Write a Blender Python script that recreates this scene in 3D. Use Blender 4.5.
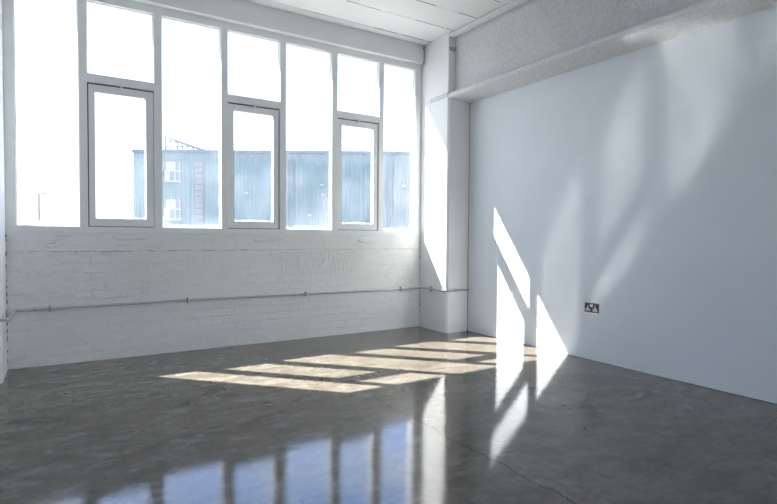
import bpy, bmesh, math, random
from mathutils import Vector, noise, Matrix
random.seed(7)
S = bpy.context.scene
for o in list(bpy.data.objects): bpy.data.objects.remove(o)
COL = S.collection

# ------------------------------------------------------------------ camera
cam_d = bpy.data.cameras.new('camera'); cam = bpy.data.objects.new('camera', cam_d); COL.objects.link(cam)
F_PX = 521.43; YAW = math.radians(32.2523); PIT = math.radians(-1.714); ROLL = math.radians(0.40635)
fw = Vector((math.sin(YAW)*math.cos(PIT), math.cos(YAW)*math.cos(PIT), math.sin(PIT)))
r0 = Vector((math.cos(YAW), -math.sin(YAW), 0)); u0 = r0.cross(fw)
rr = math.cos(ROLL)*r0 + math.sin(ROLL)*u0; uu = math.cos(ROLL)*u0 - math.sin(ROLL)*r0
M = Matrix((rr, uu, -fw)).transposed().to_4x4(); M.translation = Vector((0, 0, 1.1))
cam.matrix_world = M
cam_d.sensor_fit = 'HORIZONTAL'; cam_d.sensor_width = 36; cam_d.lens = F_PX/777*36
cam_d.clip_start = 0.05; cam_d.clip_end = 2000
S.camera = cam

# ------------------------------------------------------------------ exposure, sky, sun
S.view_settings.view_transform = 'Standard'; S.view_settings.look = 'None'
S.view_settings.gamma = 1; S.view_settings.use_curve_mapping = False
S.view_settings.exposure = 1.12
S.cycles.blur_glossy = 0.0; S.cycles.sample_clamp_indirect = 0; S.cycles.use_guiding = True; S.cycles.guiding_training_samples = 0; S.cycles.use_surface_guiding = True
SUN_DIR = Vector((0.663, -0.70, -1.0)).normalized()
sd = bpy.data.lights.new('sun', 'SUN'); sd.energy = 16.5; sd.angle = math.radians(0.55); sd.color = (1.0, .965, .90)
so = bpy.data.objects.new('sun', sd); COL.objects.link(so)
so.rotation_euler = SUN_DIR.to_track_quat('-Z', 'Y').to_euler(); so.location = (-10, 15, 20)

W = bpy.data.worlds.new('sky'); S.world = W; W.use_nodes = True
nt = W.node_tree; nt.nodes.clear()
def N(nt, t, **k):
    n = nt.nodes.new(t)
    for a, v in k.items(): setattr(n, a, v)
    return n
def ramp(nt, pts, interp='LINEAR'):
    n = N(nt, 'ShaderNodeValToRGB'); e = n.color_ramp.elements; n.color_ramp.interpolation = interp
    while len(e) < len(pts): e.new(.5)
    for i, (p, c) in enumerate(pts):
        e[i].position = p; e[i].color = (c, c, c, 1) if isinstance(c, (int, float)) else (*c, 1)
    return n
L = nt.links.new
tc = N(nt, 'ShaderNodeTexCoord'); sep = N(nt, 'ShaderNodeSeparateXYZ'); L(tc.outputs['Generated'], sep.inputs[0])
SKY_STR = 3.1
g = ramp(nt, [(0, (.20, .20, .20)), (.49, (.22, .22, .22)), (.505, (.37, .40, .43)), (.57, (.33, .42, .56)), (.65, (.16, .32, .72)), (.78, (.20, .31, .54)), (1, (.24, .32, .46))])
mr = N(nt, 'ShaderNodeMapRange'); mr.inputs[1].default_value = -1; mr.inputs[2].default_value = 1
L(sep.outputs[2], mr.inputs[0]); L(mr.outputs[0], g.inputs[0])
mp = N(nt, 'ShaderNodeMapping'); mp.inputs['Scale'].default_value = (2.2, 2.2, 5.5); L(tc.outputs['Generated'], mp.inputs[0])
nz = N(nt, 'ShaderNodeTexNoise'); nz.inputs['Scale'].default_value = 1.5; nz.inputs['Detail'].default_value = 9; nz.inputs['Roughness'].default_value = .55
L(mp.outputs[0], nz.inputs[0])
cr = ramp(nt, [(.50, 0.0), (.68, .55)]); L(nz.outputs[0], cr.inputs[0])
mx = N(nt, 'ShaderNodeMix', data_type='RGBA'); sdot = N(nt, 'ShaderNodeVectorMath', operation='DOT_PRODUCT'); sdot.inputs[1].default_value = (-.69, .73, 0); L(tc.outputs['Generated'], sdot.inputs[0])
sg = ramp(nt, [(.0, .85), (.35, .8), (.5, 0.0), (.67, 0.0), (.97, .75)])      # whiter cloud near the sun; unseen white added behind for neutral light indoors
smad = N(nt, 'ShaderNodeMath', operation='MULTIPLY_ADD'); smad.inputs[1].default_value = .5; smad.inputs[2].default_value = .5
L(sdot.outputs['Value'], smad.inputs[0]); L(smad.outputs[0], sg.inputs[0])
mmax = N(nt, 'ShaderNodeMath', operation='MAXIMUM'); L(cr.outputs[0], mmax.inputs[0]); L(sg.outputs[0], mmax.inputs[1])
L(mmax.outputs[0], mx.inputs[0]); L(g.outputs[0], mx.inputs[6]); mx.inputs[7].default_value = (.44, .46, .49, 1)
bg = N(nt, 'ShaderNodeBackground'); bg.inputs[1].default_value = SKY_STR; L(mx.outputs[2], bg.inputs[0])
wo = N(nt, 'ShaderNodeOutputWorld'); L(bg.outputs[0], wo.inputs[0])

# ------------------------------------------------------------------ materials
class Mat:
    def __init__(s, name, rough=.6, spec=.4):
        s.m = bpy.data.materials.new(name); s.m.use_nodes = True; s.nt = s.m.node_tree; s.nt.nodes.clear()
        s.out = N(s.nt, 'ShaderNodeOutputMaterial'); s.p = N(s.nt, 'ShaderNodeBsdfPrincipled')
        s.p.inputs['Roughness'].default_value = rough; s.p.inputs['Specular IOR Level'].default_value = spec
        s.nt.links.new(s.p.outputs[0], s.out.inputs[0]); s.tc = N(s.nt, 'ShaderNodeTexCoord')
    def L(s, a, b): s.nt.links.new(a, b)
    def map(s, scale=(1, 1, 1), rot=(0, 0, 0), src=None, loc=(0, 0, 0)):
        n = N(s.nt, 'ShaderNodeMapping'); n.inputs['Scale'].default_value = scale; n.inputs['Rotation'].default_value = rot; n.inputs['Location'].default_value = loc
        s.L(src or s.tc.outputs['Object'], n.inputs[0]); return n.outputs[0]
    def noise(s, scale, detail=5, rough=.55, vec=None, dist=0):
        n = N(s.nt, 'ShaderNodeTexNoise'); n.inputs['Scale'].default_value = scale; n.inputs['Detail'].default_value = detail
        n.inputs['Roughness'].default_value = rough; n.inputs['Distortion'].default_value = dist
        s.L(vec or s.tc.outputs['Object'], n.inputs[0]); return n.outputs[0]
    def ramp(s, src, pts): n = ramp(s.nt, pts); s.L(src, n.inputs[0]); return n.outputs[0]
    def mix(s, f, a, b):
        n = N(s.nt, 'ShaderNodeMix', data_type='RGBA')
        for i, v in ((0, f), (6, a), (7, b)):
            if isinstance(v, (int, float)): n.inputs[i].default_value = v if i == 0 else (v, v, v, 1)
            elif isinstance(v, tuple): n.inputs[i].default_value = (*v, 1)
            else: s.L(v, n.inputs[i])
        return n.outputs[2]
    def math(s, op, a, b=0., c=0.):
        n = N(s.nt, 'ShaderNodeMath', operation=op)
        for i, v in enumerate((a, b, c)):
            if isinstance(v, (int, float)): n.inputs[i].default_value = v
            else: s.L(v, n.inputs[i])
        return n.outputs[0]
    def bump(s, h, strength=.3, dist=.005, prev=None):
        n = N(s.nt, 'ShaderNodeBump'); n.inputs['Strength'].default_value = strength; n.inputs['Distance'].default_value = dist
        s.L(h, n.inputs['Height'])
        if prev is not None: s.L(prev, n.inputs['Normal'])
        s.L(n.outputs[0], s.p.inputs['Normal']); return n.outputs[0]
    def base(s, c):
        if isinstance(c, tuple): s.p.inputs['Base Color'].default_value = (*c, 1)
        else: s.L(c, s.p.inputs['Base Color'])

def flat(name, c, rough=.5, metal=0, spec=.4, var=.06, nscale=30, bump=.1, bd=.001):
    m = Mat(name, rough, spec); n = m.noise(nscale)
    m.base(m.mix(m.ramp(n, [(.3, 0.), (.7, 1.)]), tuple(x*(1-var) for x in c), tuple(min(1, x*(1+var)) for x in c)))
    m.p.inputs['Metallic'].default_value = metal
    if bump: m.bump(n, bump, bd)
    return m.m

WHITE = (.86, .87, .87)
# painted plaster / masonry
def painted(name, c=WHITE, big=.3, fine=.25, chips=True, rough=.6, fs=45, bd=.004):
    m = Mat(name, rough, .35)
    n1 = m.noise(1.7, 6); n2 = m.noise(fs, 6, .6); n3 = m.noise(7, 8, .7)
    col = m.mix(m.ramp(n1, [(.3, 0.), (.7, 1.)]), tuple(x*.94 for x in c), c)
    if chips:
        ch = m.noise(13, 8, .75, dist=.4)
        col = m.mix(m.ramp(ch, [(.735, 0.), (.755, .75)]), col, (.22, .20, .18))
    m.base(col)
    b = m.bump(n3, big, bd); m.bump(n2, fine, .0012, b)
    return m.m
M_plaster = painted('painted_plaster')
M_ceiling = painted('painted_concrete_slab', (.86, .86, .855), .45, .3, False, fs=60)
M_board = flat('matt_wall_paint', (.79, .84, .885), .62, var=.015, nscale=3, bump=.03, spec=.3)
M_darkwall = flat('pale_grey_wall_paint', (.72, .73, .74), .7, var=.02, nscale=3, bump=.03, spec=.3)
M_frame = flat('white_gloss_paint', (.88, .90, .90), .38, var=.03, nscale=8, bump=.12, bd=.0015)
M_dark = flat('black_rubber', (.035, .036, .04), .7)
M_gap = flat('dirty_joint_filler', (.10, .09, .08), .9)

# brick wall under paint
def brick_mat():
    m = Mat('painted_brick', .55, .4)
    sx = N(m.nt, 'ShaderNodeSeparateXYZ'); m.L(m.tc.outputs['Object'], sx.inputs[0])
    cb = N(m.nt, 'ShaderNodeCombineXYZ')
    wob = m.noise(3.0, 3); w2 = m.noise(12, 6, .6)
    m.L(m.math('ADD', sx.outputs[0], m.math('MULTIPLY', m.math('SUBTRACT', w2, .5), .035)), cb.inputs[0])
    m.L(m.math('ADD', sx.outputs[2], m.math('MULTIPLY', m.math('SUBTRACT', w2, .5), .022)), cb.inputs[1])
    bk = N(m.nt, 'ShaderNodeTexBrick'); bk.offset = .5
    m.L(cb.outputs[0], bk.inputs['Vector'])
    bk.inputs['Scale'].default_value = 1; bk.inputs['Brick Width'].default_value = .225; bk.inputs['Row Height'].default_value = .0765
    bk.inputs['Mortar Size'].default_value = .006; bk.inputs['Mortar Smooth'].default_value = 1.0; bk.inputs['Bias'].default_value = 0
    bk.inputs['Color1'].default_value = (0, 0, 0, 1); bk.inputs['Color2'].default_value = (1, 1, 1, 1)
    mask = m.ramp(m.noise(2.6, 3), [(.46, .0), (.64, .75)])       # mortar filled with paint in places
    joint = m.math('MULTIPLY', bk.outputs['Fac'], mask)
    tilt = m.math('MULTIPLY', bk.outputs['Color'], .5)
    # plain rendered band below the window, brickwork stops under z = 0.955
    edge = m.math('ADD', sx.outputs[2], m.math('MULTIPLY', m.math('SUBTRACT', m.noise(14, 5), .5), .03))
    low = m.ramp(edge, [(.948, 1.), (.956, 0.)])
    h = m.math('MULTIPLY', m.math('SUBTRACT', tilt, joint), low)
    h = m.math('ADD', h, m.math('MULTIPLY', m.math('SUBTRACT', 1., low), 1.1))
    flake = m.ramp(m.noise(5.5, 7, .62, m.map((1, 1, 1.7)), dist=.6), [(.50, 0.), (.515, 1.)])
    flake2 = m.ramp(m.noise(8, 6, .6, m.map((1, 1, 2.4), loc=(3, 0, 1))), [(.60, 0.), (.61, 1.)])
    h = m.math('ADD', h, m.math('ADD', m.math('MULTIPLY', flake, .4), m.math('MULTIPLY', flake2, .65)))
    # paint runs under the middle of the window
    dr = m.noise(1, 5, .6, m.map((45, 1, 9)))
    dmask = m.math('MULTIPLY', m.math('MULTIPLY', m.ramp(sx.outputs[2], [(.62, 0.), (.80, 1.)]), m.ramp(sx.outputs[2], [(.92, 1.), (.95, 0.)])), m.ramp(m.math('ABSOLUTE', m.math('SUBTRACT', sx.outputs[0], 2.4)), [(.35, 1.), (.6, .18)]))
    h = m.math('ADD', h, m.math('MULTIPLY', m.math('MULTIPLY', m.ramp(dr, [(.5, 0.), (.62, 1.)]), dmask), 1.5))
    b = m.bump(h, 1.0, .0045)
    b = m.bump(m.noise(9, 8, .65), .5, .005, b); m.bump(m.noise(60, 5, .6), .3, .0012, b)
    col = m.mix(m.ramp(m.noise(1.3, 6), [(.3, 0.), (.7, 1.)]), (.86, .865, .85), (.90, .905, .89))
    col = m.mix(m.ramp(m.noise(15, 8, .75, dist=.5), [(.745, 0.), (.76, .8)]), col, (.2, .18, .16))
    # chipped dark line where render and brick meet
    line = m.math('MULTIPLY', m.ramp(m.math('MULTIPLY', m.math('ABSOLUTE', m.math('SUBTRACT', edge, .952)), 50.), [(.08, 1.), (.2, 0.)]), m.ramp(m.noise(9, 4), [(.5, 0.), (.6, .8)]))
    col = m.mix(line, col, (.3, .28, .26))
    m.base(col); return m.m
M_brick = brick_mat()

def spray_mat(k=1., name='sprayed_plaster_coating'):
    m = Mat(name, .8, .25)
    n = m.noise(48, 7, .66); n2 = m.noise(190, 3, .6)
    m.base(m.mix(m.ramp(n, [(.35, 0.), (.62, 1.)]), (.66*k, .68*k, .69*k), (.84*k, .85*k, .85*k)))
    b = m.bump(n, 1.0, .012); m.bump(n2, .8, .004, b); return m.m
M_clip = flat('dull_grey_steel', (.38, .40, .41), .5, .4)
M_spray = spray_mat(1.07); M_sprayweb = spray_mat(.92, 'greyer_sprayed_coating')

def floor_mat():
    m = Mat('polished_concrete', .12, .5)
    sx = N(m.nt, 'ShaderNodeSeparateXYZ'); m.L(m.tc.outputs['Object'], sx.inputs[0])
    blot = m.noise(2.6, 9, .62, m.map((1, 1.7, 1), (0, 0, .35)), dist=1.1)
    fine = m.noise(5, 7, .6, m.map((.9, 2.0, 1), (0, 0, .25)), dist=.8)
    streak = m.noise(2.6, 8, .68, m.map((8, .9, 1), (0, 0, .30)), dist=.7)
    c = m.mix(m.ramp(blot, [(.32, 0.), (.68, 1.)]), (.098, .080, .058), (.188, .165, .132))
    c = m.mix(m.math('MULTIPLY', m.ramp(fine, [(.53, 0.), (.61, .6)]), m.ramp(m.math('MULTIPLY', sx.outputs[0], .25), [(.25, 1.), (.55, .25)])), c, (.245, .245, .235))
    c = m.mix(m.ramp(streak, [(.5, 0.), (.68, .5)]), c, (.085, .078, .07))
    grain = m.noise(26, 8, .72); c = m.mix(m.ramp(grain, [(.42, .28), (.58, 0.)]), c, (.06, .055, .05))
    speck = m.noise(55, 4, .8); c = m.mix(m.ramp(speck, [(.72, 0.), (.74, .5)]), c, (.42, .40, .37))
    # shrinkage crack running across the slab (wandering line near x = 1.8)
    wander = m.noise(2.6, 12, .82, m.map((0, 1, 0)))
    cx_ = m.math('ADD', m.math('MULTIPLY', m.math('SUBTRACT', wander, .5), .22), 1.797)
    dx = m.math('ABSOLUTE', m.math('SUBTRACT', sx.outputs[0], cx_))
    ext = m.math('MULTIPLY', m.ramp(m.math('MULTIPLY', sx.outputs[1], .2), [(.60, 1.), (.63, 0.)]), m.ramp(m.noise(6, 3), [(.35, .5), (.5, 1.)]))
    ck = m.math('MULTIPLY', m.ramp(m.math('MULTIPLY', dx, 100.), [(.2, 1.), (.5, 0.)]), ext)
    c = m.mix(ck, c, (.02, .02, .02))
    m.base(c)
    rg = m.ramp(fine, [(.35, .06), (.7, .10)])
    m.L(m.mix(m.ramp(streak, [(.45, 0.), (.8, .5)]), rg, .13), m.p.inputs['Roughness'])
    m.p.inputs['IOR'].default_value = 1.5
    m.p.inputs['Coat Weight'].default_value = .0; m.p.inputs['Coat Roughness'].default_value = .05
    b = m.bump(m.noise(1.6, 4, .5), .35, .006); b = m.bump(streak, .12, .002, b); b = m.bump(fine, .14, .0012, b)
    m.L(m.math('MULTIPLY', m.math('SUBTRACT', 1., ck), .5), m.p.inputs['Specular IOR Level'])
    return m.m
M_floor = floor_mat()

def glass_mat():
    m = Mat('dusty_window_glass'); nt = m.nt; nt.nodes.remove(m.p)
    tr = N(nt, 'ShaderNodeBsdfTransparent'); tr.inputs[0].default_value = (.97, .985, .99, 1)
    gl = N(nt, 'ShaderNodeBsdfGlossy'); gl.inputs['Roughness'].default_value = .02
    df = N(nt, 'ShaderNodeBsdfTranslucent'); df.inputs[0].default_value = (.85, .87, .9, 1)
    gen = m.tc.outputs['Generated']; sx = N(nt, 'ShaderNodeSeparateXYZ'); m.L(gen, sx.inputs[0])
    ex = m.math('ABSOLUTE', m.math('SUBTRACT', sx.outputs[0], .5)); 
    e1 = m.ramp(m.math('ADD', ex, m.math('MULTIPLY', m.math('SUBTRACT', m.noise(9, 6), .5), .05)), [(.46, 0.), (.50, .35)])
    e2 = m.ramp(m.math('ADD', sx.outputs[2], m.math('MULTIPLY', m.math('SUBTRACT', m.noise(14, 6), .5), .04)), [(.0, .45), (.022, 0.)])
    film = m.ramp(m.noise(2.2, 5), [(.3, .03), (.75, .10)])
    run = m.ramp(m.noise(1, 6, .7, m.map((45, 1, 6))), [(.56, 0.), (.75, .10)])
    spk = m.ramp(m.noise(90, 4, .7), [(.64, 0.), (.70, .35)])
    rm = m.ramp(m.noise(1.1, 3), [(.45, 0.), (.62, 1.)])
    f = m.math('ADD', m.math('MAXIMUM', e1, e2), film)
    f = m.math('MINIMUM', m.math('ADD', f, m.math('MULTIPLY', m.math('ADD', run, spk), rm)), .8)
    f = m.math('MULTIPLY', f, .5)
    a = N(nt, 'ShaderNodeMixShader'); m.L(f, a.inputs[0]); m.L(tr.outputs[0], a.inputs[1]); m.L(df.outputs[0], a.inputs[2])
    lw = N(nt, 'ShaderNodeLayerWeight'); lw.inputs[0].default_value = .5
    fr = m.math('MULTIPLY_ADD', m.math('POWER', lw.outputs['Facing'], 5.), .5, .02)
    b = N(nt, 'ShaderNodeMixShader'); m.L(fr, b.inputs[0]); m.L(a.outputs[0], b.inputs[1]); m.L(gl.outputs[0], b.inputs[2])
    m.L(b.outputs[0], m.out.inputs[0]); return m.m
M_glass = glass_mat()
M_steel = flat('galvanised_steel', (.50, .54, .56), .35, .5, var=.15, nscale=40)
M_clip = flat('dull_grey_steel', (.38, .40, .41), .5, .4)
M_chrome = flat('brushed_dark_steel_plate', (.13, .125, .125), .4, .6, nscale=200)
M_sockblack = flat('black_plastic', (.012, .012, .014), .35)
M_sockgrey = flat('pale_grey_plastic', (.62, .64, .68), .4)
M_sockwhite = flat('white_plastic', (.85, .85, .85), .35)

# ------------------------------------------------------------------ helpers
def box(bm, a, b, bev=0, seg=2):
    v = [bm.verts.new((x, y, z)) for x in (a[0], b[0]) for y in (a[1], b[1]) for z in (a[2], b[2])]
    fs = [bm.faces.new([v[i] for i in q]) for q in ((0, 1, 3, 2), (4, 6, 7, 5), (0, 4, 5, 1), (2, 3, 7, 6), (0, 2, 6, 4), (1, 5, 7, 3))]
    if bev:
        es = list({e for f in fs for e in f.edges})
        bmesh.ops.bevel(bm, geom=es, offset=bev, segments=seg, affect='EDGES', profile=.5)
def B(*boxes, bev=0):
    bm = bmesh.new()
    for a, b in boxes: box(bm, a, b, bev)
    return bm
def tube(bm, pts, r, n=12, cap=True):
    pts = [Vector(p) for p in pts]; rings = []
    t0 = (pts[1]-pts[0]).normalized(); up = Vector((0, 0, 1)) if abs(t0.z) < .9 else Vector((1, 0, 0)); u = t0.cross(up).normalized()
    for i, p in enumerate(pts):
        t = ((pts[min(i+1, len(pts)-1)]-pts[max(i-1, 0)])).normalized(); u = (u - t*u.dot(t)).normalized(); v = t.cross(u)
        rings.append([bm.verts.new(p + (u*math.cos(2*math.pi*k/n)+v*math.sin(2*math.pi*k/n))*r) for k in range(n)])
    for a, b in zip(rings, rings[1:]):
        for k in range(n): bm.faces.new((a[k], a[(k+1) % n], b[(k+1) % n], b[k]))
    if cap: bm.faces.new(rings[0][::-1]); bm.faces.new(rings[-1])
def prism(bm, prof, y0, y1, axis='y'):
    def P(p, t): return (p[0], t, p[1]) if axis == 'y' else ((p[0], p[1], t) if axis == 'z' else (t, p[0], p[1]))
    a = [bm.verts.new(P(p, y0)) for p in prof]; b = [bm.verts.new(P(p, y1)) for p in prof]; n = len(prof)
    for i in range(n): bm.faces.new((a[i], a[(i+1) % n], b[(i+1) % n], b[i]))
    bm.faces.new(a); bm.faces.new(b[::-1])
def obj(name, bm, mat, parent=None, smooth=False, loc=None):
    bmesh.ops.recalc_face_normals(bm, faces=bm.faces)
    me = bpy.data.meshes.new(name); bm.to_mesh(me); bm.free()
    if smooth:
        for p in me.polygons: p.use_smooth = True
    me.materials.append(mat); o = bpy.data.objects.new(name, me); COL.objects.link(o)
    if parent: o.parent = parent
    return o
def recenter(o, p):
    """put the origin of a mesh object at world point p"""
    p = Vector(p); o.data.transform(Matrix.Translation(-p)); o.location = p; return o
def tag(o, label=None, cat=None, group=None, kind=None):
    for k, v in (('label', label), ('category', cat), ('group', group), ('kind', kind)):
        if v: o[k] = v
    return o
def empty(name, loc, rz=0):
    o = bpy.data.objects.new(name, None); o.empty_display_size = .1; o.location = loc; o.rotation_euler = (0, 0, rz); COL.objects.link(o); return o
def child(name, bm, mat, par, smooth=False):
    """bm is in world coordinates, parent is an Empty with a pure translation chain"""
    t = Vector((0, 0, 0)); q = par
    while q: t += q.location; q = q.parent
    bmesh.ops.translate(bm, verts=bm.verts, vec=-t)
    return obj(name, bm, mat, par, smooth)

# ------------------------------------------------------------------ room dimensions
D = 5.174; XR = 4.03; XL = -.64; XP = 3.72; XLP = -.366; YP = 4.645; H = 3.385; YB = -4.2
ZS = 1.115                                                                 # top of masonry under the window

# floor
tag(obj('floor', B(((XL-.3, YB-.3, -.12), (XR+.3, D+.2, 0))), M_floor), 'polished grey concrete floor with sun patches and a thin crack', 'floor', kind='structure')

# brick wall below the window, plus outer leaf
wb = obj('wall_back', B(((XLP-.35, D, -.1), (XP+.45, D+.146, ZS)), ((XP-.05, D+.002, ZS), (XP+.45, D+.146, 3.5)), ((XLP-.35, D+.002, ZS), (XLP, D+.146, 3.5))), M_brick)
tag(wb, 'white painted brick wall under the long window', 'wall', kind='structure')
# repair patches of plaster right below the frame
def patch(x0, x1, z0, z1, seed, name='plaster_patch'):
    bm = bmesh.new(); n = 26; random.seed(seed); ring = []
    cx, cz = (x0+x1)/2, (z0+z1)/2
    for k in range(n):
        a = 2*math.pi*k/n; r = 1+random.uniform(-.08, .08)
        ex = math.cos(a); ez = math.sin(a)
        ring.append((cx+ex*r*(x1-x0)/2, cz+(ez*(z1-z0)/2 if ez > 0 else ez*(z1-z0)/3)*r*.9))
    a = [bm.verts.new((x, D+.001, z)) for x, z in ring]; b = [bm.verts.new((cx+(x-cx)*.90, D-.007+random.uniform(-.003, .002), cz+(z-cz)*.8)) for x, z in ring]
    for k in range(n): bm.faces.new((a[k], a[(k+1) % n], b[(k+1) % n], b[k]))
    bm.faces.new(b); return obj(name, bm, M_plaster, wb)
patch(.39, .67, 1.035, 1.11, 1); patch(1.65, 1.93, 1.02, 1.10, 2); patch(2.86, 3.12, 1.0, 1.10, 3)

# crumbled paint and grit where the walls meet
bm = bmesh.new(); random.seed(11); z = .0
while z < 1.1:
    h = random.uniform(.006, .035)
    if random.random() < .55: box(bm, (XLP-.004, D-.012-random.uniform(0, .004), z), (XLP+random.uniform(.002, .006), D+.004, z+h))
    z += h+random.uniform(.004, .05)
for z in (.27, .85, .93, .98, 1.02): box(bm, (XP-.008, D-.005, z), (XP+.002, D+.004, z+random.uniform(.006, .016)))
obj('crumbled_filler', bm, M_gap, wb)

# right wall: plasterboard, stops 6 mm above the slab and 5 mm short of the pillar
tag(obj('wall_right', B(((XR, YB, .003), (XR+.03, YP-.004, 2.66))), M_board), 'smooth white painted plasterboard wall with sunlit window shapes', 'wall', kind='structure')
bm = bmesh.new(); box(bm, (XR-.0035, YP-.005, .01), (XR+.001, YP+.001, 2.655)); box(bm, (XR-.012, YP-.012, 2.625), (XR+.001, YP+.001, 2.65), .003); box(bm, (XR-.012, YP-.012, 0), (XR+.001, YP+.001, .02), .003)
M_seam = flat('brown_stained_seam', (.30, .26, .20), .8); obj('corner_seam', bm, M_seam, bpy.data.objects['wall_right'])
tag(obj('wall_backing', B(((XR+.031, YB-.2, -.1), (XR+.25, D+.02, 3.5))), M_gap), 'dark masonry behind the plasterboard, seen in the gap at the floor', 'wall', kind='structure')
tag(obj('wall_left', B(((XL-.2, YB, -.05), (XL, D, 3.45))), M_darkwall), 'pale grey painted wall on the left side of the room', 'wall', kind='structure')
tag(obj('wall_rear', B(((XL-.2, YB-.2, -.05), (XR+.03, YB, .7)), ((XL-.2, YB-.2, 3.1), (XR+.03, YB, 3.45)), ((XL-.2, YB-.2, .7), (.5, YB, 3.1)), ((3.84, YB-.2, .7), (XR+.03, YB, 3.1))), M_board), 'white wall behind the viewer', 'wall', kind='structure')

# ceiling of painted concrete planks running along the window
bm = bmesh.new()
ys = [5.19, 4.985, 4.57, 4.185, 3.78]
while ys[-1] > YB: ys.append(ys[-1]-.395)
random.seed(3)
for i, (a, b) in enumerate(zip(ys, ys[1:])):
    g_ = .007 if i < 1 else .004
    dz = random.uniform(-.002, .002)
    box(bm, (XL-.1, b+(.010 if i == 0 else .003), H+dz), (XR+.02, a-.003, H+.06), .003)
box(bm, (XL-.2, YB-.1, H+.02), (XR+.02, D+.03, H+.3))
tag(obj('ceiling', bm, M_ceiling), 'white painted ceiling of concrete planks with thin dark joints', 'ceiling', kind='structure')
# crumbling dark filler in the joints
bm = bmesh.new()
for i, y in enumerate(ys[1:]):
    x = XL
    while x < XP:
        l = random.uniform(.05, .5)
        if random.random() < (.9 if i == 0 and x > 2.2 else .62):
            w = random.uniform(.0012, .0032)*(1.9 if i == 0 else 1)
            box(bm, (x, y-w, H-.0012), (min(x+l, XP), y+w, H+.01))
        x += l*random.uniform(.9, 1.25)
o = obj('joint_filler', bm, M_gap, bpy.data.objects['ceiling'])

# ------------------------------------------------------------------ pillars
def pillar(xface, xwall, y0, name, label, side):
    s = 1 if side > 0 else -1; c = .034
    prof = [(xwall, y0), (xface+s*.021, y0), (xface, y0+.022), (xface, D+.005), (xwall, D+.005)]
    e = empty(name, ((xface+xwall)/2, (y0+D)/2, 0)); tag(e, label, 'pillar', kind='structure')
    bm = bmesh.new(); prism(bm, prof, -.02, 2.69, 'z'); child('shaft', bm, M_plaster, e)
    xn = xface+s*.10
    prof2 = [(xn, y0+.01), (xface+s*.008, y0+.01), (xface, y0+.018), (xface, D+.005), (xn, D+.005)]
    bm = bmesh.new(); prism(bm, prof2, 2.69, H+.01, 'z'); child('upper_shaft', bm, M_plaster, e)
    bm = bmesh.new(); box(bm, (min(xface+s*.004, xn), y0-.006, 3.20), (max(xface+s*.004, xn), y0+.02, 3.238), .006); child('bracket', bm, M_clip, e)
    # where the flange was plastered into the pillar
    bm = bmesh.new(); n = 14
    for k in range(n):
        ya = y0+.01+k*.024; t = 1-k/n
        box(bm, (xface-s*(.003+.012*t), ya, 2.676+random.uniform(-.004, .004)), (xface+s*.01, ya+.025, 2.722+random.uniform(-.006, .006)))
    child('plaster_band', bm, M_sprayweb, e)
    return e
random.seed(5)
pillar(XP, XR+.02, YP, 'pillar', 'white painted pillar in the right corner, lit by the sun', 1)
pillar(XLP, XL-.02, 4.713, 'pillar', 'white painted pillar at the left edge of the window', -1)

# ------------------------------------------------------------------ sprayed steel beams
def coat(v, amt, sc=9):
    n = noise.noise_vector(Vector(v)*sc)*amt + noise.noise_vector(Vector(v)*sc*3.3)*amt*.5
    return n
def strip(bm, prof, y0, y1, step=.03, amt=.004, seg=.03, close=True):
    """extrude a dense profile along Y with small irregular bulges"""
    pts = []
    n = len(prof)
    for i in range(n if close else n-1):
        a = Vector(prof[i]); b = Vector(prof[(i+1) % n]); k = max(1, int((b-a).length/seg))
        for j in range(k): pts.append(a.lerp(b, j/k))
    if not close: pts.append(Vector(prof[-1]))
    ny = int((y1-y0)/step); rings = []
    for i in range(ny+1):
        y = y0+(y1-y0)*i/ny; r = []
        for p in pts:
            d = coat((p.x, y, p.y), amt); r.append(bm.verts.new((p.x+d.x, y, p.y+d.z)))
        rings.append(r)
    m = len(pts)
    for a, b in zip(rings, rings[1:]):
        for k in range(m if close else m-1): bm.faces.new((a[k], a[(k+1) % m], b[(k+1) % m], b[k]))
    if close: bm.faces.new(rings[0]); bm.faces.new(rings[-1][::-1])
def beam(xe, xw, s, label):
    e = empty('ceiling_beam', ((xe+xw)/2, (YB+YP)/2, 2.64)); tag(e, label, 'beam', kind='structure')
    y1 = YP+.02
    bm = bmesh.new(); strip(bm, [(xe-s*.004, 2.668), (xe-s*.004, 2.712), (xe+s*.02, 2.724), (xw, 2.76), (xw, 2.643)], YB, y1+.0, amt=.0035); child('bottom_flange', bm, M_spray, e, True)
    bm = bmesh.new(); strip(bm, [(xe+s*.07, 2.735), (xe+s*.09, 2.78), (xe+s*.09, 3.30), (xe+s*.075, 3.36), (xw, 3.36), (xw, 2.74)], YB, y1+.02, amt=.006, seg=.04); child('web', bm, M_sprayweb, e, True)
    bm = bmesh.new(); strip(bm, [(xe-s*.002, 3.358), (xe, 3.384), (xw, 3.384), (xw, 3.352), (xe+s*.05, 3.350)], YB, y1, amt=.0025); child('top_flange', bm, M_spray, e, True)
beam(XP, XR+.02, 1, 'white sprayed steel beam above the plasterboard wall on the right')
beam(XLP, XL-.02, -1, 'white sprayed steel beam along the top of the left wall')

# lintel over the window
bm = bmesh.new(); box(bm, (XLP+.001, 5.112, 3.168), (XP-.014, D+.1, H+.004), .006)
tag(obj('lintel', bm, M_plaster), 'plastered lintel running above the long window', 'lintel', kind='structure')
bm = bmesh.new(); box(bm, (XP-.024, 5.108, 3.176), (XP-.013, 5.115, 3.186), .002); box(bm, (XP-.030, 5.104, 3.335), (XP-.015, 5.115, 3.35), .003)
obj('crumbled_filler', bm, M_gap, bpy.data.objects['lintel'])
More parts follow.
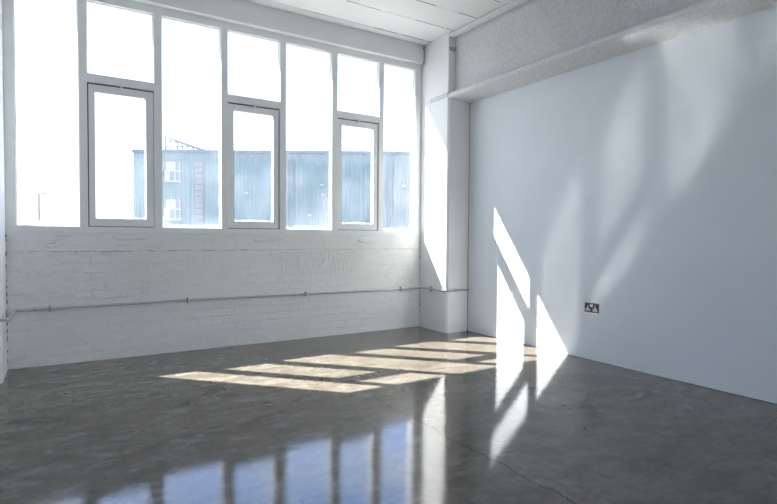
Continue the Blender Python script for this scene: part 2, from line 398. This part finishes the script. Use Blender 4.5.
# outer leaf of the facade: left reveal and canopy that shade the glass
tag(obj('wall_outer', B(((XLP-.6, D+.147, -4.5), (-.293, D+.155, 3.3)), ((XLP-.6, D+.150, -4.5), (XP+.5, D+.20, ZS-.02)), ((XP-.03, D+.06, ZS-.02), (XP+.5, D+.14, 3.3))), M_plaster), 'outer face of the building round the window', 'wall', kind='structure')
tag(obj('canopy', B(((XLP-.6, D+.062, 3.112), (XP+.6, 5.402, 3.5))), M_plaster), 'concrete ledge above the outside of the window', 'ledge', kind='structure')
tag(obj('roof_slab', B(((XLP-.9, YB-.4, H+.31), (XP+.9, 5.402, H+.55))), M_plaster), 'flat concrete roof over the room', 'roof', kind='structure')

# ------------------------------------------------------------------ window
win = empty('window_1', (1.7, D, ZS)); tag(win, 'long white painted timber window of seven bays looking out on a blue building', 'window', kind='structure')
Y0, Y1 = D, D+.056
MULL = [(.146, .212), (.736, .805), (1.336, 1.403), (1.932, 2.0), (2.524, 2.593), (3.123, 3.19)]
JL, JR = (-.366, -.294), (3.626, 3.70)
ZB, ZT, TR0, TR1 = 1.166, 3.095, 2.402, 2.478
child('sill_rail', B(((JL[0], Y0-.003, ZS), (JR[1], Y1, ZB)), bev=.003), M_frame, win)
child('head_rail', B(((JL[0], Y0, ZT), (JR[1], Y1, 3.175)), bev=.003), M_frame, win)
for a, b in (JL, JR): child('jamb', B(((a, Y0, ZB-.002), (b, Y1, ZT+.002)), bev=.003), M_frame, win)
for a, b in MULL: child('mullion', B(((a, Y0-.001, ZB-.002), (b, Y1, ZT+.002)), bev=.004), M_frame, win)
cols = [JL]+MULL+[JR]; bays = [(cols[i][1], cols[i+1][0]) for i in range(7)]
GY = D+.036
for i, (a, b) in enumerate(bays):
    z0 = ZB
    if i % 2 == 1:
        child('transom', B(((a-.002, Y0, TR0), (b+.002, Y1, TR1)), bev=.003), M_frame, win); z0 = TR1
    pn = child('glass_pane', B(((a-.004, GY, z0-.004), (b+.004, GY+.004, ZT+.004))), M_glass, win)
    # thin putty bead round the glass
    bm = bmesh.new(); t = .007
    for A, C in (((a, z0), (a+t, ZT)), ((b-t, z0), (b, ZT)), ((a, z0), (b, z0+t)), ((a, ZT-t), (b, ZT))):
        box(bm, (A[0], GY-.006, A[1]), (C[0], GY+.012, C[1]), .001)
    child('glazing_bead', bm, M_frame, win)
def rect_frame(bm, x0, x1, z0, z1, ax0, ax1, az0, az1, y0, y1, r=.02, n=5):
    """solid frame with a rounded-corner opening"""
    cs = [(ax0, az0, 180), (ax1, az0, 270), (ax1, az1, 0), (ax0, az1, 90)]
    inner, outer = [], []
    for (cx, cz, a0), (ox, oz) in zip(cs, ((x0, z0), (x1, z0), (x1, z1), (x0, z1))):
        rad = r if a0 == 0 else r*.3
        sx = 1 if cx == ax0 else -1; sz = 1 if cz == az0 else -1
        for k in range(n+1):
            a = math.radians(a0+90*k/n)
            inner.append((cx+sx*rad+rad*math.cos(a), cz+sz*rad+rad*math.sin(a))); outer.append((ox, oz, k))
    rings = []
    N_ = len(inner)
    f = [bm.verts.new((p[0], y0, p[1])) for p in inner]; b_ = [bm.verts.new((p[0], y1, p[1])) for p in inner]
    oc = [bm.verts.new((x, y0, z)) for x, z in ((x0, z0), (x1, z0), (x1, z1), (x0, z1))]
    ob = [bm.verts.new((x, y1, z)) for x, z in ((x0, z0), (x1, z0), (x1, z1), (x0, z1))]
    for i in range(N_):
        j = (i+1) % N_; ci = i//(n+1); cj = j//(n+1)
        bm.faces.new((f[i], f[j], b_[j], b_[i]))
        for V, O in ((f, oc), (b_, ob)):
            if ci == cj: bm.faces.new((V[i], V[j], O[ci]))
            else: bm.faces.new((V[i], V[j], O[cj], O[ci]))
    for i in range(4):
        j = (i+1) % 4; bm.faces.new((oc[i], oc[j], ob[j], ob[i]))
for i in (1, 3, 5):
    a, b = bays[i]; gl_, gr_ = (.009, .004) if i == 1 else (.003, .012); sx0, sx1, sz0, sz1 = a+gl_, b-gr_, ZB+.006, TR0-.013
    sh = empty('sash', (0, 0, 0)); sh.parent = win; sh.location = Vector(((a+b)/2, D, ZB)) - win.location
    bm = bmesh.new(); rect_frame(bm, sx0, sx1, sz0, sz1, a+.057, b-.067, 1.24, 2.325, D+.008, D+.056, .02)
    child('sash_frame', bm, M_frame, sh)
    child('glass_pane', B(((a+.05, D+.038, 1.232), (b-.06, D+.042, 2.333))), M_glass, sh)
    child('gasket', B(((a, D+.03, ZB), (a+gl_, D+.034, TR0)), ((b-gr_, D+.03, ZB), (b, D+.034, TR0)), ((a, D+.03, TR0-.013), (b, D+.034, TR0)), ((a, D+.03, ZB), (b, D+.034, ZB+.008))), M_dark, sh)
    m_ = (a+b)/2
    bm = bmesh.new(); box(bm, (m_-.008, D-.010, TR0-.034), (m_+.008, D+.012, TR0+.010), .003); box(bm, (m_-.022, D+.0, TR0-.034), (m_-.012, D+.009, TR0-.026), .001)
    child('stay', bm, M_frame, sh)

# unseen window added in the rear wall to brighten the back wall
w2 = empty('added_rear_window', (2.8, YB, 1.0)); tag(w2, 'wide window added behind the viewer to light the back wall', 'window', kind='structure')
child('frame', B(((.5, YB-.12, .7), (3.84, YB-.05, .76)), ((.5, YB-.12, 3.04), (3.84, YB-.05, 3.1)), *[((x, YB-.12, .76), (x+.06, YB-.05, 3.04)) for x in (.5, 1.32, 2.14, 2.96, 3.78)]), M_frame, w2)
for x in (.56, 1.38, 2.20, 3.02): child('glass_pane', B(((x, YB-.09, .76), (x+.76, YB-.085, 3.04))), M_glass, w2)

# ------------------------------------------------------------------ conduit
def arc_path(pts, r=.03, n=5):
    out = [Vector(pts[0])]
    for a, b, c in zip(pts, pts[1:], pts[2:]):
        a, b, c = map(Vector, (a, b, c)); p = b+(a-b).normalized()*r; q = b+(c-b).normalized()*r
        for k in range(n+1):
            t = k/n; out.append((1-t)**2*p+2*t*(1-t)*b+t*t*q)
    out.append(Vector(pts[-1])); return out
cd = empty('conduit_pipe', (1.7, D, .48)); tag(cd, 'galvanised metal conduit pipe running along the white brick wall below the window', 'pipe')
yc = D-.014; xc = XP-.014; yf = YP-.014
pts = [(XL+.01, 4.695, .471), (-.318, 4.695, .471), (-.318, yc-.004, .476), (-.2, yc, .478), (1.0, yc, .486), (2.2, yc, .479), (3.45, yc, .476), (3.705, yc, .478), (xc, 5.05, .486), (xc, yf, .486), (XR-.006, yf, .482)]
bm = bmesh.new(); tube(bm, arc_path(pts, .022), .0105, 12); child('pipe', bm, M_steel, cd, True)
def clip(p, ax):
    bm = bmesh.new(); x, y, z = p
    if ax == 'x':
        box(bm, (x-.009, yc-.0125, z-.024), (x+.009, D-.001, z+.024), .003); box(bm, (x-.006, yc-.017, z+.015), (x+.006, yc-.010, z+.023), .001); box(bm, (x-.006, yc-.017, z-.023), (x+.006, yc-.010, z-.015), .001)
    else:
        box(bm, (xc-.013, y-.011, z-.026), (XP-.001, y+.011, z+.026), .003)
    child('saddle_clip', bm, M_clip, cd)
for x, z in ((-.073, .479), (1.015, .486), (2.213, .479), (3.431, .476)): clip((x, yc, z), 'x')
clip((xc, 4.93, .486), 'y')
for x0, x1 in ((2.08, 2.12), (-.19, -.15), (3.56, 3.60)):
    bm = bmesh.new(); tube(bm, [(x0, yc, .479), (x1, yc, .479)], .0135); child('coupler', bm, M_steel, cd, True)
bm = bmesh.new(); tube(bm, [(XR-.03, yf, .482), (XR-.001, yf, .482)], .016); child('end_bush', bm, M_steel, cd, True)
bm = bmesh.new(); tube(bm, [(XR-.15-.06, yf, .4845), (XR-.15, yf, .484)], .0135); child('coupler', bm, M_steel, cd, True)

# ------------------------------------------------------------------ twin socket on the right wall
sk = empty('wall_socket', (XR, 2.962, .473)); tag(sk, 'dark metal twin power socket low on the smooth right wall', 'socket')
def sbox(name, y0, y1, z0, z1, x0, x1, mat, bev=.001, par=sk):     # y, z relative to the plate centre (y grows towards the window)
    bm = bmesh.new(); box(bm, (XR-x1, 2.962+y0, .473+z0), (XR-x0, 2.962+y1, .473+z1), bev); return child(name, bm, mat, par)
sbox('face_plate', -.073, .073, -.043, .043, -.0, .006, M_chrome, .002)
for s in (1, -1):
    c = s*.0375
    sbox('socket_insert', c-.027, c+.027, -.034, .022, .0055, .0085, M_sockblack)
    # grey moulded outlet faces, narrow at the earth pin and wide at the two lower pins
    bm = bmesh.new(); y = 2.962+c
    prof = [(y-.024, .473-.031), (y+.024, .473-.031), (y+.021, .473-.008), (y+.009, .473-.002), (y+.007, .473+.019), (y-.007, .473+.019), (y-.009, .473-.002), (y-.021, .473-.008)]
    prism(bm, prof, XR-.0105, XR-.008, 'x'); of = child('outlet_face', bm, M_sockgrey, sk)
    for (dy, dz, w, h) in ((0, .011, .002, .005), (-.011, -.016, .004, .002), (.011, -.016, .004, .002)):
        bm = bmesh.new(); box(bm, (XR-.0111, y+dy-w, .473+dz-h), (XR-.0095, y+dy+w, .473+dz+h), 0); child('pin_slot', bm, M_sockblack, sk)
for s in (1, -1): sbox('rocker_switch', s*.008-.0065, s*.008+.0065, .008, .034, .006, .012, M_sockwhite, .002)
for s in (1, -1):
    bm = bmesh.new(); tube(bm, [(XR-.005, 2.962+s*.0655, .473), (XR-.0075, 2.962+s*.0655, .473)], .0025, 10); child('screw', bm, M_chrome, sk)

# ------------------------------------------------------------------ outside
M_ground = flat('tarmac', (.15, .15, .147), .9, nscale=.3)
tag(obj('ground', B(((-300, -300, -4.7), (500, 600, -4.5))), M_ground), 'grey yard outside below the window', 'ground', kind='structure')

FW = Vector((.534, .846, 0)).normalized(); RT = Vector((FW.y, -FW.x, 0)); ORG = FW*40
bd = empty('clad_building', ORG+Vector((0, 0, -4.5)), math.atan2(RT.y, RT.x))
tag(bd, 'large pale blue metal clad building across the yard, seen through the window', 'building')
def clad_mat(name, c, pitch=.3):
    m = Mat(name, .5, .4); sx = N(m.nt, 'ShaderNodeSeparateXYZ'); m.L(m.tc.outputs['Object'], sx.inputs[0])
    w = m.math('SINE', m.math('MULTIPLY', sx.outputs[0], 2*math.pi/pitch)); m.bump(w, .8, .04)
    n = m.noise(1, 5, .6, m.map((1.5, 1, .15)))
    m.base(m.mix(m.ramp(n, [(.3, 0.), (.7, 1.)]), tuple(x*.95 for x in c), tuple(x*1.04 for x in c))); return m.m
M_blue = clad_mat('blue_corrugated_cladding', (.072, .148, .178)); M_blue2 = clad_mat('grey_blue_cladding', (.105, .162, .185)); M_bluep = clad_mat('deep_blue_downpipe', (.025, .085, .15), 3)
M_bframe = flat('white_building_trim', (.26, .27, .28)); M_brickp = clad_mat('pinkish_louvre', (.13, .13, .15), 5); M_bglass = flat('blue_grey_window_glass', (.10, .13, .17), .2)
M_rail = flat('pale_galvanised_rail', (.05, .07, .10), .5)
def bl(name, boxes, mat, par=bd, bev=0):           # u (right), d (away), z above the yard
    return obj(name, B(*boxes, bev=bev), mat, par)
T = 12.0                                             # roof at z = 7.5
bl('wall', [((-19.55, 0, 0), (.32, 16, T))], M_blue)
bl('side_wall', [((.32, .02, 0), (24, 16, T+.02))], M_blue2)
bl('parapet', [((-19.6, -.12, T-.12), (24.05, .25, T+.08))], M_bluep)
for x in (-7.45, -1.6, -12.9, .32-.3): bl('downpipe', [((x-.13, -.22, 0), (x+.13, 0, T-.6 if x < -7 else T-.9))], M_bluep)
for z0, z1 in ((9.72, 11.16), (6.82, 8.30)):
    fr = bl('window', [((-17.15, -.1, z0-.08), (-15.88, .02, z1+.03))], M_bglass)
    bl('window_bars', [((-17.15, -.16, z0-.1), (-15.86, -.05, z0+.02)), ((-17.15, -.16, z0+.70), (-15.86, -.06, z0+.80))]+[((x-.04, -.16, z0), (x+.04, -.06, z1)) for x in (-16.75, -16.3, -15.95)], M_bframe, fr)
    bl('blind', [((-17.0, -.13, z0+.8), (-16.35, -.11, z1)), ((-17.1, -.13, z0+.05), (-16.8, -.11, z0+.72))], M_bframe, fr)
lv = bl('louvre_tower', [((-14.79, -.12, 4), (-14.23, .02, 11.17))], M_brickp)
for k in range(16): bl('louvre_bar', [((-14.83, -.18, 4+.45*k), (-14.19, -.1, 4.07+.45*k))], M_bluep, lv)
for u, z, s in ((-5.12, 9.49, .2), (-5.0, 8.75, .17), (-6.03, 7.2, .2), (1.15, 9.46, .2), (-10.86, 8.84, .18)):
    v = bl('wall_vent', [((u-s*.75, -.18, z-s*.5), (u+s*.75, 0, z+s*.5))], M_bframe, bev=.03); bl('vent_hood', [((u-s*.85, -.26, z+s*.45), (u+s*.85, 0, z+s*.8))], M_bluep, v)
# roof railing
bm = bmesh.new()
for z in (T+.35, T+.62): tube(bm, [(-12.6, .6, z), (24, .6, z)], .035, 6)
u = -12.6
while u < 24: tube(bm, [(u, .6, T), (u, .6, T+.62)], .03, 6); u += 2.05
obj('roof_railing', bm, M_rail, bd)
# slanting open lattice frame on the roof
bm = bmesh.new(); ntr = 7
def top(u): return T+1.15+(u+17.22)*(-1.05/3.1)
for d in (.3, 2.6):
    tube(bm, [(-17.22, d, T), (-17.22, d, top(-17.22))], .055, 6); tube(bm, [(-17.22, d, top(-17.22)), (-14.1, d, T+.1)], .06, 6)
    for zf in (.33, .66): tube(bm, [(-17.22, d, T+1.15*zf), (-17.22+3.1*(1-zf), d, T+1.15*zf+.02)], .035, 6)
    for k in range(1, ntr):
        u = -17.22+k*.44; tube(bm, [(u, d, T), (u, d, top(u))], .035, 6); tube(bm, [(u-.44, d, T), (u, d, top(u))], .035, 5)
for k in range(ntr): u = -17.22+k*.44; tube(bm, [(u, .3, top(u)), (u, 2.6, top(u))], .02, 5)
obj('lattice_frame', bm, M_rail, bd)
bm = bmesh.new()
for d in (.3, 2.6):
    tube(bm, [(-14.6, d, T+.05), (-13.9, d, T+.42)], .035, 6); tube(bm, [(-13.9, d, T+.42), (-13.2, d, T+.05)], .035, 6); tube(bm, [(-13.9, d, T), (-13.9, d, T+.42)], .02, 6)
tube(bm, [(-13.9, .3, T+.42), (-13.9, 2.6, T+.42)], .03, 6)
obj('skylight_frame', bm, M_rail, bd)

lp = empty('lamp_post', (-1.95, 72.2, -4.5), -YAW); tag(lp, 'distant twin-armed lamp post seen through the leftmost glass', 'lamp post')
bm = bmesh.new()
rings = [(0, .2), (1.2, .19), (1.25, .14), (10.2, .11)]
for (za, ra), (zb, rb) in zip(rings, rings[1:]):
    n = 10; A = [bm.verts.new((ra*math.cos(2*math.pi*k/n), ra*math.sin(2*math.pi*k/n), za)) for k in range(n)]; Bq = [bm.verts.new((rb*math.cos(2*math.pi*k/n), rb*math.sin(2*math.pi*k/n), zb)) for k in range(n)]
    for k in range(n): bm.faces.new((A[k], A[(k+1) % n], Bq[(k+1) % n], Bq[k]))
M_post = flat('grey_painted_post', (.05, .06, .07))
obj('pole', bm, M_post, lp, True)
bm = bmesh.new(); tube(bm, [(-.35, 0, 10.15), (0, 0, 10.05), (.45, 0, 10.2)], .04, 8); obj('arm', bm, M_post, lp)
for x, dz in ((-.5, 10.15), (.6, 10.25)):
    bm = bmesh.new(); box(bm, (x-.3, -.13, dz-.06), (x+.3, .13, dz+.12), .05); obj('lamp_head', bm, M_post, lp)
